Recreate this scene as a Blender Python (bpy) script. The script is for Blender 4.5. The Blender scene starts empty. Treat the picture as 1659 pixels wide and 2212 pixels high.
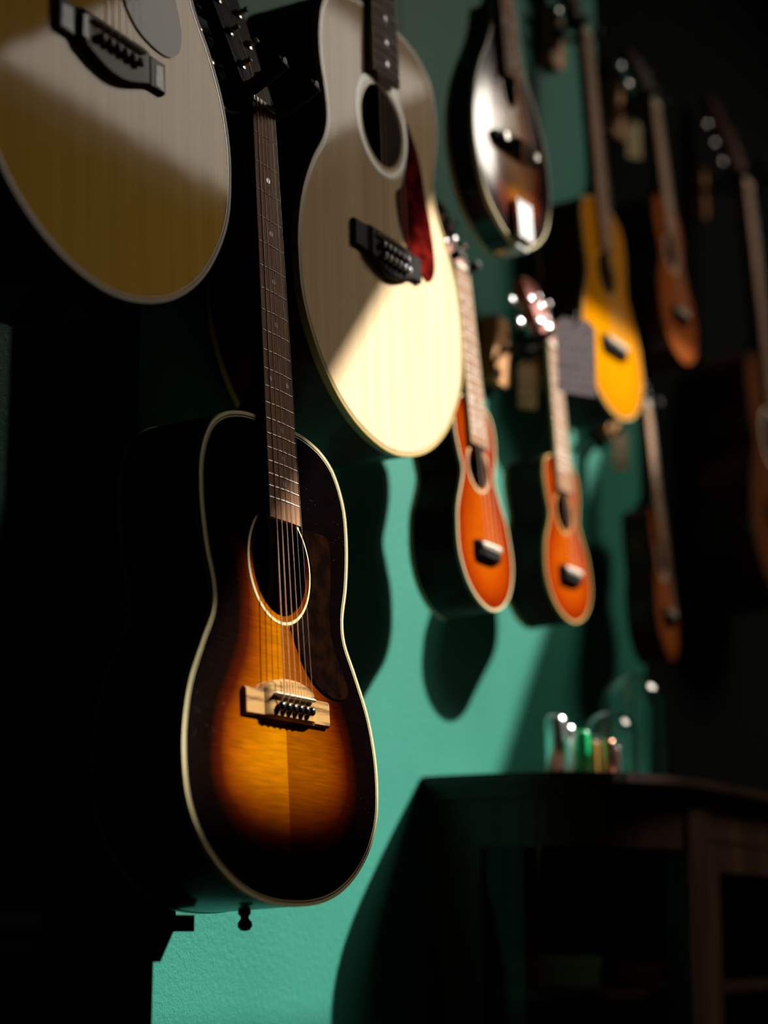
import bpy, bmesh, math, random
from mathutils import Matrix, Vector
from mathutils.geometry import delaunay_2d_cdt

random.seed(7)
scene = bpy.context.scene
COL = scene.collection

# ------------------------------------------------------------------ camera
cam_d = bpy.data.cameras.new('camera')
cam = bpy.data.objects.new('camera', cam_d); COL.objects.link(cam)
RIGHT = Vector((0.88113, 0.47287, 0.0)); FWD = Vector((-0.46245, 0.86171, 0.20880)); FWD.normalize()
UP = RIGHT.cross(FWD).normalized(); RIGHT = FWD.cross(UP).normalized()
M = Matrix((RIGHT, UP, -FWD)).transposed().to_4x4()
M.translation = (1.165, 0.0, 0.85)
cam.matrix_world = M
cam_d.sensor_fit = 'VERTICAL'; cam_d.sensor_height = 36.0; cam_d.sensor_width = 27.0
cam_d.lens = 70.0
cam_d.clip_start = 0.02
cam_d.dof.use_dof = True
cam_d.dof.focus_distance = 1.97
cam_d.dof.aperture_fstop = 2.1
scene.camera = cam

# ------------------------------------------------------------------ sky, sun, exposure
SUN = Vector((1.0, 1.15, 1.17)).normalized()          # towards the sun
world = bpy.data.worlds.new('world'); scene.world = world
world.use_nodes = True
bg = world.node_tree.nodes['Background']
bg.inputs['Color'].default_value = (1.0, 0.90, 0.76, 1)
bg.inputs['Strength'].default_value = 16.5
sun_d = bpy.data.lights.new('sun', 'SUN'); sun_d.energy = 12.5; sun_d.angle = math.radians(0.9)
sun_d.color = (1.0, 0.955, 0.88)
sun = bpy.data.objects.new('sun', sun_d); COL.objects.link(sun)
sun.rotation_euler = SUN.to_track_quat('Z', 'Y').to_euler(); sun.location = (4, 5, 6)
scene.view_settings.view_transform = 'Standard'
scene.view_settings.look = 'None'
scene.view_settings.exposure = 0.0
scene.view_settings.gamma = 1.0
scene.view_settings.use_curve_mapping = False

# skylight opening in the ceiling
CEIL = 3.0
SX0, SX1, SY0, SY1 = 1.155, 2.02, 3.284, 4.578
SKY = [(1.155, 3.284), (2.02, 3.364), (2.02, 4.578), (1.155, 4.336)]     # its four corners: the roof light sits askew to the wall
portal_d = bpy.data.lights.new('skylight_portal', 'AREA')
portal_d.shape = 'RECTANGLE'; portal_d.size = SX1 - SX0; portal_d.size_y = SY1 - SY0
portal_d.cycles.is_portal = True
portal = bpy.data.objects.new('skylight_portal', portal_d); COL.objects.link(portal)
portal.location = ((SX0 + SX1) / 2, (SY0 + SY1) / 2, CEIL + 0.02)

# ------------------------------------------------------------------ materials
MATS = {}
def node_mat(name):
    m = bpy.data.materials.new(name); m.use_nodes = True
    nt = m.node_tree
    b = nt.nodes['Principled BSDF']
    MATS[name] = m
    return m, nt, b
def N(nt, t, **kw):
    n = nt.nodes.new(t)
    for k, v in kw.items():
        if k in n.inputs.keys() if isinstance(k, str) else False: n.inputs[k].default_value = v
        else: setattr(n, k, v)
    return n
def setp(b, **kw):
    al = dict(base='Base Color', rough='Roughness', metal='Metallic', spec='Specular IOR Level', coat='Coat Weight',
              coatr='Coat Roughness', ior='IOR', trans='Transmission Weight', aniso='Anisotropic')
    for k, v in kw.items():
        b.inputs[al[k]].default_value = (*v, 1) if isinstance(v, tuple) and len(v) == 3 else v
def plain(name, base, rough=0.5, metal=0.0, spec=0.5, coat=0.0, coatr=0.05, var=0.0, vscale=40.0, bump=0.0):
    m, nt, b = node_mat(name)
    setp(b, base=base, rough=rough, metal=metal, spec=spec, coat=coat, coatr=coatr)
    tc = N(nt, 'ShaderNodeTexCoord')
    ns = N(nt, 'ShaderNodeTexNoise'); ns.inputs['Scale'].default_value = vscale; ns.inputs['Detail'].default_value = 4
    nt.links.new(tc.outputs['Object'], ns.inputs['Vector'])
    mx = N(nt, 'ShaderNodeMix', data_type='RGBA')
    mx.inputs[6].default_value = (*[c * (1 - var) for c in base], 1)
    mx.inputs[7].default_value = (*[min(1, c * (1 + var)) for c in base], 1)
    nt.links.new(ns.outputs['Fac'], mx.inputs[0]); nt.links.new(mx.outputs[2], b.inputs['Base Color'])
    if bump:
        bp = N(nt, 'ShaderNodeBump'); bp.inputs['Strength'].default_value = bump; bp.inputs['Distance'].default_value = 0.001
        nt.links.new(ns.outputs['Fac'], bp.inputs['Height']); nt.links.new(bp.outputs['Normal'], b.inputs['Normal'])
    return m
def grain_nodes(nt, scale=(30, 260, 3), detail=5, coord='Object'):
    tc = N(nt, 'ShaderNodeTexCoord'); mp = N(nt, 'ShaderNodeMapping')
    mp.inputs['Scale'].default_value = scale
    nt.links.new(tc.outputs[coord], mp.inputs['Vector'])
    ns = N(nt, 'ShaderNodeTexNoise'); ns.inputs['Scale'].default_value = 1.0; ns.inputs['Detail'].default_value = detail
    nt.links.new(mp.outputs['Vector'], ns.inputs['Vector'])
    return ns
def ramp(nt, stops, fac):
    r = N(nt, 'ShaderNodeValToRGB')
    e = r.color_ramp.elements
    while len(e) < len(stops): e.new(0.5)
    for el, (p, c) in zip(e, stops): el.position = p; el.color = (*c, 1)
    nt.links.new(fac, r.inputs['Fac'])
    return r
def wood(name, c1, c2, scale=(30, 260, 3), rough=0.45, coat=0.0, coatr=0.04, spec=0.4, lo=0.35, hi=0.65, bump=0.0):
    m, nt, b = node_mat(name)
    setp(b, rough=rough, coat=coat, coatr=coatr, spec=spec)
    ns = grain_nodes(nt, scale)
    r = ramp(nt, [(lo, c1), (hi, c2)], ns.outputs['Fac'])
    nt.links.new(r.outputs['Color'], b.inputs['Base Color'])
    if bump:
        bp = N(nt, 'ShaderNodeBump'); bp.inputs['Strength'].default_value = bump; bp.inputs['Distance'].default_value = 0.0006
        nt.links.new(ns.outputs['Fac'], bp.inputs['Height']); nt.links.new(bp.outputs['Normal'], b.inputs['Normal'])
    return m
def gloss_wave(nt, b, scale=9.0, dist=0.0006, strength=0.25):
    # very slight unevenness of a lacquered plate, felt only by the clear coat
    tc = N(nt, 'ShaderNodeTexCoord'); ns = N(nt, 'ShaderNodeTexNoise')
    ns.inputs['Scale'].default_value = scale; ns.inputs['Detail'].default_value = 3
    nt.links.new(tc.outputs['Object'], ns.inputs['Vector'])
    bp = N(nt, 'ShaderNodeBump'); bp.inputs['Strength'].default_value = strength; bp.inputs['Distance'].default_value = dist
    nt.links.new(ns.outputs['Fac'], bp.inputs['Height']); nt.links.new(bp.outputs['Normal'], b.inputs['Coat Normal'])

def spruce(name, c1, c2, coat=0.12, coatr=0.05):
    m, nt, b = node_mat(name)
    setp(b, rough=0.9, spec=0.0, coat=coat, coatr=coatr)
    ns = grain_nodes(nt, (20, 420, 4))
    ns2 = grain_nodes(nt, (20, 45, 1.2), 3)
    r = ramp(nt, [(0.3, c1), (0.7, c2)], ns.outputs['Fac'])
    r2 = ramp(nt, [(0.3, (0.86, 0.82, 0.76)), (0.7, (1, 1, 1))], ns2.outputs['Fac'])
    mx = N(nt, 'ShaderNodeMix', data_type='RGBA', blend_type='MULTIPLY'); mx.inputs[0].default_value = 1.0
    nt.links.new(r.outputs['Color'], mx.inputs[6]); nt.links.new(r2.outputs['Color'], mx.inputs[7])
    nt.links.new(mx.outputs[2], b.inputs['Base Color'])
    gloss_wave(nt, b)
    return m
def burst(name, stops, coat=0.6, coatr=0.05, half_dark=None, dust=False, silk=0.10, wscale=(40, 25, 330)):
    # colour follows the painted distance from the rim (mesh attribute 'edge', in metres)
    m, nt, b = node_mat(name)
    setp(b, rough=0.9, spec=0.0, coat=coat, coatr=coatr)
    at = N(nt, 'ShaderNodeAttribute', attribute_name='edge')
    ml = N(nt, 'ShaderNodeMath', operation='MULTIPLY'); ml.inputs[1].default_value = 1 / 0.15
    nt.links.new(at.outputs['Fac'], ml.inputs[0])
    ns0 = grain_nodes(nt, (12, 12, 12), 3)
    ad = N(nt, 'ShaderNodeMath', operation='MULTIPLY_ADD'); ad.inputs[1].default_value = 0.10
    nt.links.new(ns0.outputs['Fac'], ad.inputs[0]); nt.links.new(ml.outputs[0], ad.inputs[2])
    sb = N(nt, 'ShaderNodeMath', operation='SUBTRACT'); sb.inputs[1].default_value = 0.05
    nt.links.new(ad.outputs[0], sb.inputs[0])
    r = ramp(nt, stops, sb.outputs[0])
    # silk figure across the grain
    ns = grain_nodes(nt, wscale, 4)
    r2 = ramp(nt, [(0.3, (1 - silk * 2.2,) * 3), (0.7, (1, 1, 1))], ns.outputs['Fac'])
    mx = N(nt, 'ShaderNodeMix', data_type='RGBA', blend_type='MULTIPLY'); mx.inputs[0].default_value = 1.0
    nt.links.new(r.outputs['Color'], mx.inputs[6]); nt.links.new(r2.outputs['Color'], mx.inputs[7])
    out = mx.outputs[2]
    if half_dark:  # one bookmatched half darkened: chatoyance put into the colour
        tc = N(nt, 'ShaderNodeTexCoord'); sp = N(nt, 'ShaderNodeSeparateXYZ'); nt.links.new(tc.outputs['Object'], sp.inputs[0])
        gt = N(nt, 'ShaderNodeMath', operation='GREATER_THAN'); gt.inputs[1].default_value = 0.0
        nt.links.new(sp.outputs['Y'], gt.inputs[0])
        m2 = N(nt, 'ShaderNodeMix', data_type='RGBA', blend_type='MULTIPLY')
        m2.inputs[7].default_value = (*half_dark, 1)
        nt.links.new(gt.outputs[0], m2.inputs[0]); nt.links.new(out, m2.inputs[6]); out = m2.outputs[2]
    if dust:
        tc = N(nt, 'ShaderNodeTexCoord'); vo = N(nt, 'ShaderNodeTexVoronoi'); vo.inputs['Scale'].default_value = 230
        nt.links.new(tc.outputs['Object'], vo.inputs['Vector'])
        lt = N(nt, 'ShaderNodeMath', operation='LESS_THAN'); lt.inputs[1].default_value = 0.055; nt.links.new(vo.outputs['Distance'], lt.inputs[0])
        n5 = grain_nodes(nt, (9, 9, 9), 3)
        g5_ = N(nt, 'ShaderNodeMath', operation='GREATER_THAN'); g5_.inputs[1].default_value = 0.54; nt.links.new(n5.outputs['Fac'], g5_.inputs[0])
        mu = N(nt, 'ShaderNodeMath', operation='MULTIPLY'); nt.links.new(lt.outputs[0], mu.inputs[0]); nt.links.new(g5_.outputs[0], mu.inputs[1])
        mh = N(nt, 'ShaderNodeMath', operation='MULTIPLY'); mh.inputs[1].default_value = 0.4; nt.links.new(mu.outputs[0], mh.inputs[0])
        m3 = N(nt, 'ShaderNodeMix', data_type='RGBA'); m3.inputs[7].default_value = (0.45, 0.42, 0.36, 1)
        nt.links.new(mh.outputs[0], m3.inputs[0]); nt.links.new(out, m3.inputs[6]); out = m3.outputs[2]
    nt.links.new(out, b.inputs['Base Color'])
    gloss_wave(nt, b)
    return m
def thin_glass(name, tint=(1, 1, 1), refl=1.0, rough=0.02):
    m = bpy.data.materials.new(name); m.use_nodes = True; MATS[name] = m
    nt = m.node_tree
    for n in list(nt.nodes):
        if n.type != 'OUTPUT_MATERIAL': nt.nodes.remove(n)
    out = [n for n in nt.nodes if n.type == 'OUTPUT_MATERIAL'][0]
    tr = N(nt, 'ShaderNodeBsdfTransparent'); tr.inputs['Color'].default_value = (*tint, 1)
    gl = N(nt, 'ShaderNodeBsdfGlossy'); gl.inputs['Roughness'].default_value = rough
    lw = N(nt, 'ShaderNodeLayerWeight'); lw.inputs['Blend'].default_value = 0.5
    pw = N(nt, 'ShaderNodeMath', operation='POWER'); pw.inputs[1].default_value = 4.0
    nt.links.new(lw.outputs['Facing'], pw.inputs[0])
    fr = N(nt, 'ShaderNodeMath', operation='MULTIPLY_ADD'); fr.inputs[1].default_value = 0.85; fr.inputs[2].default_value = 0.05
    nt.links.new(pw.outputs[0], fr.inputs[0])
    ml = N(nt, 'ShaderNodeMath', operation='MULTIPLY'); ml.inputs[1].default_value = refl; ml.use_clamp = True
    mx = N(nt, 'ShaderNodeMixShader')
    nt.links.new(fr.outputs[0], ml.inputs[0]); nt.links.new(ml.outputs[0], mx.inputs[0])
    nt.links.new(tr.outputs[0], mx.inputs[1]); nt.links.new(gl.outputs[0], mx.inputs[2])
    nt.links.new(mx.outputs[0], out.inputs['Surface'])
    return m

# wall paint: deep green emulsion over a rolled, stippled plaster
m, nt, b = node_mat('green_wall'); setp(b, rough=0.5, spec=0.12)
tc = N(nt, 'ShaderNodeTexCoord')
n1 = N(nt, 'ShaderNodeTexNoise'); n1.inputs['Scale'].default_value = 3.0; n1.inputs['Detail'].default_value = 4
n2 = N(nt, 'ShaderNodeTexNoise'); n2.inputs['Scale'].default_value = 420.0; n2.inputs['Detail'].default_value = 3
n3 = N(nt, 'ShaderNodeTexNoise'); n3.inputs['Scale'].default_value = 130.0; n3.inputs['Detail'].default_value = 4
for n in (n1, n2, n3): nt.links.new(tc.outputs['Object'], n.inputs['Vector'])
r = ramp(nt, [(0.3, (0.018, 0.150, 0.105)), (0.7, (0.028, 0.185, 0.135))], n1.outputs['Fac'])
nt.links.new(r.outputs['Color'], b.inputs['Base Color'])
ad = N(nt, 'ShaderNodeMath', operation='MULTIPLY_ADD'); ad.inputs[1].default_value = 0.5
nt.links.new(n2.outputs['Fac'], ad.inputs[0]); nt.links.new(n3.outputs['Fac'], ad.inputs[2])
bp = N(nt, 'ShaderNodeBump'); bp.inputs['Strength'].default_value = 0.45; bp.inputs['Distance'].default_value = 0.0022
nt.links.new(ad.outputs[0], bp.inputs['Height']); nt.links.new(bp.outputs['Normal'], b.inputs['Normal'])

plain('dark_paint_shade', (0.006, 0.0065, 0.0065), 0.9, spec=0.0)  # room walls; on the far left wall it stands in for shade
plain('black_cloth', (0.0015, 0.0016, 0.0016), 0.95, spec=0.0)
plain('ceiling_paint', (0.10, 0.10, 0.10), 0.8, spec=0.2, var=0.1)
wood('floor_wood', (0.03, 0.018, 0.010), (0.055, 0.032, 0.018), (4, 60, 60), 0.5)
plain('black_lacquer', (0.006, 0.006, 0.006), 0.35, spec=0.4, var=0.3)
plain('black_steel', (0.008, 0.008, 0.008), 0.55, spec=0.35, var=0.2)
plain('black_foam', (0.010, 0.010, 0.010), 0.8, spec=0.2, var=0.3, vscale=300)
wood('block_oak', (0.40, 0.16, 0.035), (0.62, 0.28, 0.07), (60, 200, 10), 0.5, coat=0.2)
plain('chrome', (0.85, 0.85, 0.86), 0.25, 1.0)
plain('nickel', (0.62, 0.60, 0.55), 0.22, 1.0)
plain('brass', (0.80, 0.52, 0.18), 0.2, 1.0)
plain('black_plastic', (0.008, 0.008, 0.008), 0.2, spec=0.5)
plain('bone', (0.80, 0.74, 0.60), 0.35, var=0.05)
plain('ivory_binding', (0.55, 0.47, 0.26), 0.35, spec=0.2, coat=0.1, var=0.06)
plain('cream_binding', (0.40, 0.29, 0.09), 0.40, spec=0.15, coat=0.05, var=0.06)
plain('gold_binding', (0.20, 0.13, 0.030), 0.40, spec=0.15, var=0.06)
plain('black_binding', (0.012, 0.012, 0.012), 0.3, coat=0.3)
plain('pearl', (0.78, 0.78, 0.80), 0.25, var=0.15, vscale=300, coat=0.3)
plain('abalone', (0.40, 0.50, 0.55), 0.35, spec=0.15, var=0.5, vscale=160)
plain('steel_string', (0.66, 0.66, 0.64), 0.45, 0.7)
plain('bronze_string', (0.88, 0.50, 0.32), 0.50, 0.3, bump=0.2, vscale=900)
plain('nylon_string', (0.75, 0.68, 0.55), 0.35)
plain('fret_wire', (0.85, 0.84, 0.80), 0.38, 1.0)
wood('rosewood', (0.13, 0.054, 0.022), (0.38, 0.19, 0.088), (160, 520, 14), 0.6, spec=0.08, bump=0.3)
wood('rosewood_dark', (0.030, 0.016, 0.011), (0.085, 0.048, 0.030), (160, 520, 14), 0.6, spec=0.03, bump=0.3)
wood('ebony', (0.008, 0.008, 0.008), (0.020, 0.018, 0.016), (160, 420, 14), 0.50, spec=0.02, coat=0.06, coatr=0.2)
wood('olive_bridge', (0.10, 0.038, 0.008), (0.36, 0.195, 0.050), (60, 16, 150), 0.5, spec=0.15, lo=0.36, hi=0.52)
wood('mahogany_dark', (0.020, 0.005, 0.003), (0.040, 0.011, 0.006), (60, 160, 8), 0.5, spec=0.1, coat=0.1, coatr=0.08)
wood('dark_ribs', (0.010, 0.004, 0.002), (0.020, 0.008, 0.004), (60, 160, 8), 0.5, spec=0.1, coat=0.08, coatr=0.05)
wood('mahogany_neck', (0.030, 0.012, 0.008), (0.050, 0.020, 0.012), (80, 200, 8), 0.4, coat=0.3)
wood('black_body', (0.006, 0.002, 0.001), (0.011, 0.004, 0.003), (60, 160, 8), 0.4, spec=0.15, coat=0.3, coatr=0.03)
wood('red_headstock', (0.34, 0.045, 0.022), (0.48, 0.085, 0.035), (80, 200, 8), 0.35, coat=0.6)
wood('walnut_cabinet', (0.030, 0.012, 0.006), (0.070, 0.030, 0.014), (30, 30, 4), 0.5, spec=0.2, coat=0.03, coatr=0.2)
wood('walnut_top', (0.025, 0.011, 0.006), (0.060, 0.026, 0.012), (40, 5, 30), 0.45, spec=0.25, coat=0.05, coatr=0.15)
spruce('spruce_gold', (0.72, 0.43, 0.065), (0.84, 0.52, 0.095))
spruce('spruce_pale', (0.78, 0.565, 0.33), (0.87, 0.66, 0.42))
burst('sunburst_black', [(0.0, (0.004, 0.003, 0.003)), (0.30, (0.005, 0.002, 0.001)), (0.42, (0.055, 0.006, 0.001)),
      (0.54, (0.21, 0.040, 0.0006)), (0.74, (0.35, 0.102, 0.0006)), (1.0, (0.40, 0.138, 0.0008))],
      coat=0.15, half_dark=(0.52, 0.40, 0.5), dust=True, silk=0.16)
burst('sunburst_mandolin', [(0.0, (0.012, 0.006, 0.005)), (0.16, (0.03, 0.010, 0.008)), (0.28, (0.22, 0.035, 0.012)),
      (0.40, (0.45, 0.13, 0.006)), (0.6, (0.60, 0.26, 0.02)), (1.0, (0.62, 0.30, 0.03))], coat=0.9, coatr=0.12)
burst('orange_burst', [(0.0, (0.17, 0.010, 0.0006)), (0.05, (0.20, 0.015, 0.0006)), (0.14, (0.30, 0.034, 0.0008)),
      (0.30, (0.40, 0.066, 0.001)), (0.6, (0.43, 0.082, 0.0012)), (1.0, (0.44, 0.086, 0.0012))], coat=0.2, silk=0.14, wscale=(40, 120, 160))
burst('amber_top', [(0.0, (0.46, 0.14, 0.001)), (0.1, (0.52, 0.185, 0.001)), (0.3, (0.56, 0.215, 0.001)),
      (0.6, (0.57, 0.225, 0.001)), (0.8, (0.57, 0.225, 0.001)), (1.0, (0.57, 0.225, 0.001))], coat=0.15, silk=0.10, wscale=(20, 260, 6))
burst('brown_top', [(0.0, (0.14, 0.034, 0.008)), (0.1, (0.22, 0.055, 0.012)), (0.3, (0.28, 0.075, 0.018)),
      (0.6, (0.30, 0.080, 0.02)), (0.8, (0.30, 0.080, 0.02)), (1.0, (0.30, 0.080, 0.02))], coat=0.15, silk=0.12, wscale=(20, 200, 6))
burst('umber_top', [(0.0, (0.05, 0.017, 0.006)), (0.1, (0.07, 0.022, 0.008)), (0.3, (0.09, 0.028, 0.010)),
      (0.6, (0.09, 0.028, 0.010)), (0.8, (0.09, 0.028, 0.010)), (1.0, (0.09, 0.028, 0.010))], coat=0.05, silk=0.12, wscale=(20, 200, 6))
# tortoise pickguards
def tortoise(name, c1, c2, coat=0.10, smear=False):
    m, nt, b = node_mat(name); setp(b, rough=0.10, spec=0.0, coat=coat, coatr=0.03)
    tc = N(nt, 'ShaderNodeTexCoord'); ns = N(nt, 'ShaderNodeTexNoise'); ns.inputs['Scale'].default_value = 55; ns.inputs['Detail'].default_value = 5
    nt.links.new(tc.outputs['Object'], ns.inputs['Vector'])
    r = ramp(nt, [(0.40, c1), (0.66, c2)], ns.outputs['Fac']); nt.links.new(r.outputs['Color'], b.inputs['Base Color'])
    if smear:      # dull smears wiped over the gloss
        n2 = grain_nodes(nt, (30, 34, 16), 4)
        r2 = ramp(nt, [(0.52, (0.06,) * 3), (0.72, (0.30,) * 3)], n2.outputs['Fac']); nt.links.new(r2.outputs['Color'], b.inputs['Roughness'])
    return m
tortoise('tortoise_brown', (0.003, 0.0015, 0.001), (0.009, 0.003, 0.0015), smear=True)
tortoise('tortoise_red', (0.040, 0.002, 0.002), (0.15, 0.009, 0.006))
tortoise('tortoise_black', (0.010, 0.009, 0.009), (0.022, 0.018, 0.016))
thin_glass('clear_glass', (0.97, 0.98, 0.97), 2.2)
thin_glass('pane_glass', (0.90, 0.92, 0.90), 0.12)
m, nt, b = node_mat('green_glass'); setp(b, base=(0.01, 0.50, 0.16), rough=0.12, spec=0.5); b.inputs['Transmission Weight'].default_value = 0.12
m, nt, b = node_mat('olive_glass'); setp(b, base=(0.10, 0.17, 0.012), rough=0.10, spec=0.5); b.inputs['Transmission Weight'].default_value = 0.3
m, nt, b = node_mat('amber_glass'); setp(b, base=(0.50, 0.27, 0.08), rough=0.15, spec=0.5); b.inputs['Transmission Weight'].default_value = 0.2
plain('copper', (0.80, 0.40, 0.24), 0.22, 1.0)
plain('porcelain_plum', (0.10, 0.06, 0.075), 0.25, coat=0.4)
plain('card_brown', (0.42, 0.22, 0.09), 0.8, var=0.15)
plain('card_orange', (0.60, 0.19, 0.05), 0.7, var=0.15)
# printed price cards: faint ruled lines of print
def card(name, paper, ink, lines):
    m, nt, b = node_mat(name); setp(b, rough=0.7, spec=0.2)
    tc = N(nt, 'ShaderNodeTexCoord'); sp = N(nt, 'ShaderNodeSeparateXYZ'); nt.links.new(tc.outputs['Object'], sp.inputs[0])
    wv = N(nt, 'ShaderNodeMath', operation='MULTIPLY'); wv.inputs[1].default_value = lines
    fr = N(nt, 'ShaderNodeMath', operation='FRACT'); nt.links.new(sp.outputs['Z'], wv.inputs[0]); nt.links.new(wv.outputs[0], fr.inputs[0])
    gt = N(nt, 'ShaderNodeMath', operation='GREATER_THAN'); gt.inputs[1].default_value = 0.55; nt.links.new(fr.outputs[0], gt.inputs[0])
    ns = grain_nodes(nt, (260, 260, lines), 3)
    g2 = N(nt, 'ShaderNodeMath', operation='GREATER_THAN'); g2.inputs[1].default_value = 0.47; nt.links.new(ns.outputs['Fac'], g2.inputs[0])
    ml = N(nt, 'ShaderNodeMath', operation='MULTIPLY'); nt.links.new(gt.outputs[0], ml.inputs[0]); nt.links.new(g2.outputs[0], ml.inputs[1])
    mx = N(nt, 'ShaderNodeMix', data_type='RGBA'); mx.inputs[6].default_value = (*paper, 1); mx.inputs[7].default_value = (*ink, 1)
    nt.links.new(ml.outputs[0], mx.inputs[0]); nt.links.new(mx.outputs[2], b.inputs['Base Color'])
    return m
card('card_lilac', (0.24, 0.185, 0.20), (0.10, 0.07, 0.08), 75)
card('card_cream', (0.60, 0.47, 0.26), (0.25, 0.18, 0.09), 90)

# ------------------------------------------------------------------ mesh helpers
def link(name, verts, faces, mat, parent=None, smooth=False):
    me = bpy.data.meshes.new(name)
    me.from_pydata([tuple(v) for v in verts], [], faces)
    bm = bmesh.new(); bm.from_mesh(me)
    bmesh.ops.recalc_face_normals(bm, faces=bm.faces)
    bm.to_mesh(me); bm.free()
    if smooth is True:
        me.polygons.foreach_set('use_smooth', [True] * len(me.polygons))
    elif smooth:
        try: me.shade_smooth_by_angle(angle=math.radians(smooth)) if hasattr(me, 'shade_smooth_by_angle') else None
        except Exception: pass
        if not hasattr(me, 'shade_smooth_by_angle'):
            me.polygons.foreach_set('use_smooth', [True] * len(me.polygons))
            bm = bmesh.new(); bm.from_mesh(me)
            for e in bm.edges:
                if len(e.link_faces) == 2 and e.calc_face_angle(0) > math.radians(smooth): e.smooth = False
            bm.to_mesh(me); bm.free()
    me.materials.append(MATS[mat])
    o = bpy.data.objects.new(name, me); COL.objects.link(o)
    if parent is not None: o.parent = parent
    return o
class MB:
    def __init__(s): s.v = []; s.f = []
    def add(s, v, f):
        o = len(s.v); s.v += [tuple(q) for q in v]; s.f += [[i + o for i in q] for q in f]; return s
    def box(s, x0, x1, y0, y1, z0, z1):
        v = [(x, y, z) for x in (x0, x1) for y in (y0, y1) for z in (z0, z1)]
        return s.add(v, [[0, 1, 3, 2], [4, 6, 7, 5], [0, 4, 5, 1], [2, 3, 7, 6], [0, 2, 6, 4], [1, 5, 7, 3]])
    def tube(s, pts, rad, n=8, cap=True):
        pts = [Vector(p) for p in pts]; k = len(pts)
        rr = rad if isinstance(rad, (list, tuple)) else [rad] * k
        v = []; ref = None
        for i, p in enumerate(pts):
            d = (pts[min(i + 1, k - 1)] - pts[max(i - 1, 0)]).normalized()
            if ref is None: ref = Vector((0, 0, 1)) if abs(d.z) < 0.9 else Vector((1, 0, 0))
            a = d.cross(ref).normalized(); c = a.cross(d).normalized(); ref = c
            for j in range(n):
                t = 2 * math.pi * j / n; v.append(p + (a * math.cos(t) + c * math.sin(t)) * rr[i])
        f = [[i * n + j, i * n + (j + 1) % n, (i + 1) * n + (j + 1) % n, (i + 1) * n + j] for i in range(k - 1) for j in range(n)]
        if cap: f += [list(range(n))[::-1], [(k - 1) * n + j for j in range(n)]]
        return s.add(v, f)
    def lathe(s, prof, n=24, axis='z', c=(0, 0, 0)):
        v = []
        for r, h in prof:
            for j in range(n):
                t = 2 * math.pi * j / n; a, bb = r * math.cos(t), r * math.sin(t)
                q = {'z': (a, bb, h), 'x': (h, a, bb), 'y': (a, h, bb)}[axis]
                v.append((q[0] + c[0], q[1] + c[1], q[2] + c[2]))
        k = len(prof)
        f = [[i * n + j, i * n + (j + 1) % n, (i + 1) * n + (j + 1) % n, (i + 1) * n + j] for i in range(k - 1) for j in range(n)]
        if prof[0][0] > 1e-6: f.append(list(range(n)))
        if prof[-1][0] > 1e-6: f.append([(k - 1) * n + j for j in range(n)])
        return s.add(v, f)
    def prism(s, poly, lo, hi, axis='x'):
        # poly: points in the two other axes; lo/hi along the axis
        k = len(poly)
        def q(a, bb, h): return {'x': (h, a, bb), 'z': (a, bb, h), 'y': (a, h, bb)}[axis]
        v = [q(a, bb, lo) for a, bb in poly] + [q(a, bb, hi) for a, bb in poly]
        f = [list(range(k))[::-1], list(range(k, 2 * k))] + [[i, (i + 1) % k, k + (i + 1) % k, k + i] for i in range(k)]
        return s.add(v, f)
    def build(s, name, mat, parent=None, smooth=False): return link(name, s.v, s.f, mat, parent, smooth)
def thing(name, label, cat, loc=(0, 0, 0), group=None, kind=None):
    o = bpy.data.objects.new(name, None); COL.objects.link(o); o.location = loc
    o.empty_display_size = 0.05
    return tag(o, label, cat, group, kind)
def tag(o, label=None, cat=None, group=None, kind=None):
    if label: o['label'] = label
    if cat: o['category'] = cat
    if group: o['group'] = group
    if kind: o['kind'] = kind
    return o

def catmull(pts, per=8):
    out = []
    k = len(pts)
    for i in range(k - 1):
        p0 = pts[i - 1] if i else (2 * pts[0][0] - pts[1][0], 2 * pts[0][1] - pts[1][1])
        p1, p2 = pts[i], pts[i + 1]
        p3 = pts[i + 2] if i + 2 < k else (2 * pts[-1][0] - pts[-2][0], 2 * pts[-1][1] - pts[-2][1])
        def tj(t, a, bb): return t + max(1e-6, math.hypot(bb[0] - a[0], bb[1] - a[1])) ** 0.5
        t0 = 0; t1 = tj(t0, p0, p1); t2 = tj(t1, p1, p2); t3 = tj(t2, p2, p3)
        for j in range(per):
            t = t1 + (t2 - t1) * j / per
            def L(a, bb, ta, tb): return tuple(a[c] * (tb - t) / (tb - ta) + bb[c] * (t - ta) / (tb - ta) for c in (0, 1))
            A1 = L(p0, p1, t0, t1); A2 = L(p1, p2, t1, t2); A3 = L(p2, p3, t2, t3)
            B1 = L(A1, A2, t0, t2); B2 = L(A2, A3, t1, t3)
            out.append(L(B1, B2, t1, t2))
    out.append(pts[-1]); return out
def resample(pts, n):
    d = [0]
    for a, bb in zip(pts, pts[1:]): d.append(d[-1] + math.hypot(a[0] - bb[0], a[1] - bb[1]))
    out = []; i = 0
    for k in range(n):
        t = d[-1] * k / (n - 1)
        while i < len(d) - 2 and d[i + 1] < t: i += 1
        w = (t - d[i]) / max(1e-9, d[i + 1] - d[i])
        out.append((pts[i][0] + (pts[i + 1][0] - pts[i][0]) * w, pts[i][1] + (pts[i + 1][1] - pts[i][1]) * w))
    return out
def outline(half, BL, n=60):
    # half: (distance from the top, half width); returns closed loop of (y, z), z=0 at the tail
    pts = [(w, BL - u) for u, w in half]
    pts = pts + [(-pts[-2][0], pts[-2][1])]
    p = catmull(pts, 10)[:-10]
    p = resample(p, n)
    p[0] = (0, BL); p[-1] = (0, 0)
    right = p                       # y>0 from the top down
    left = [(-y, z) for y, z in p[-2:0:-1]]
    return right + left
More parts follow.
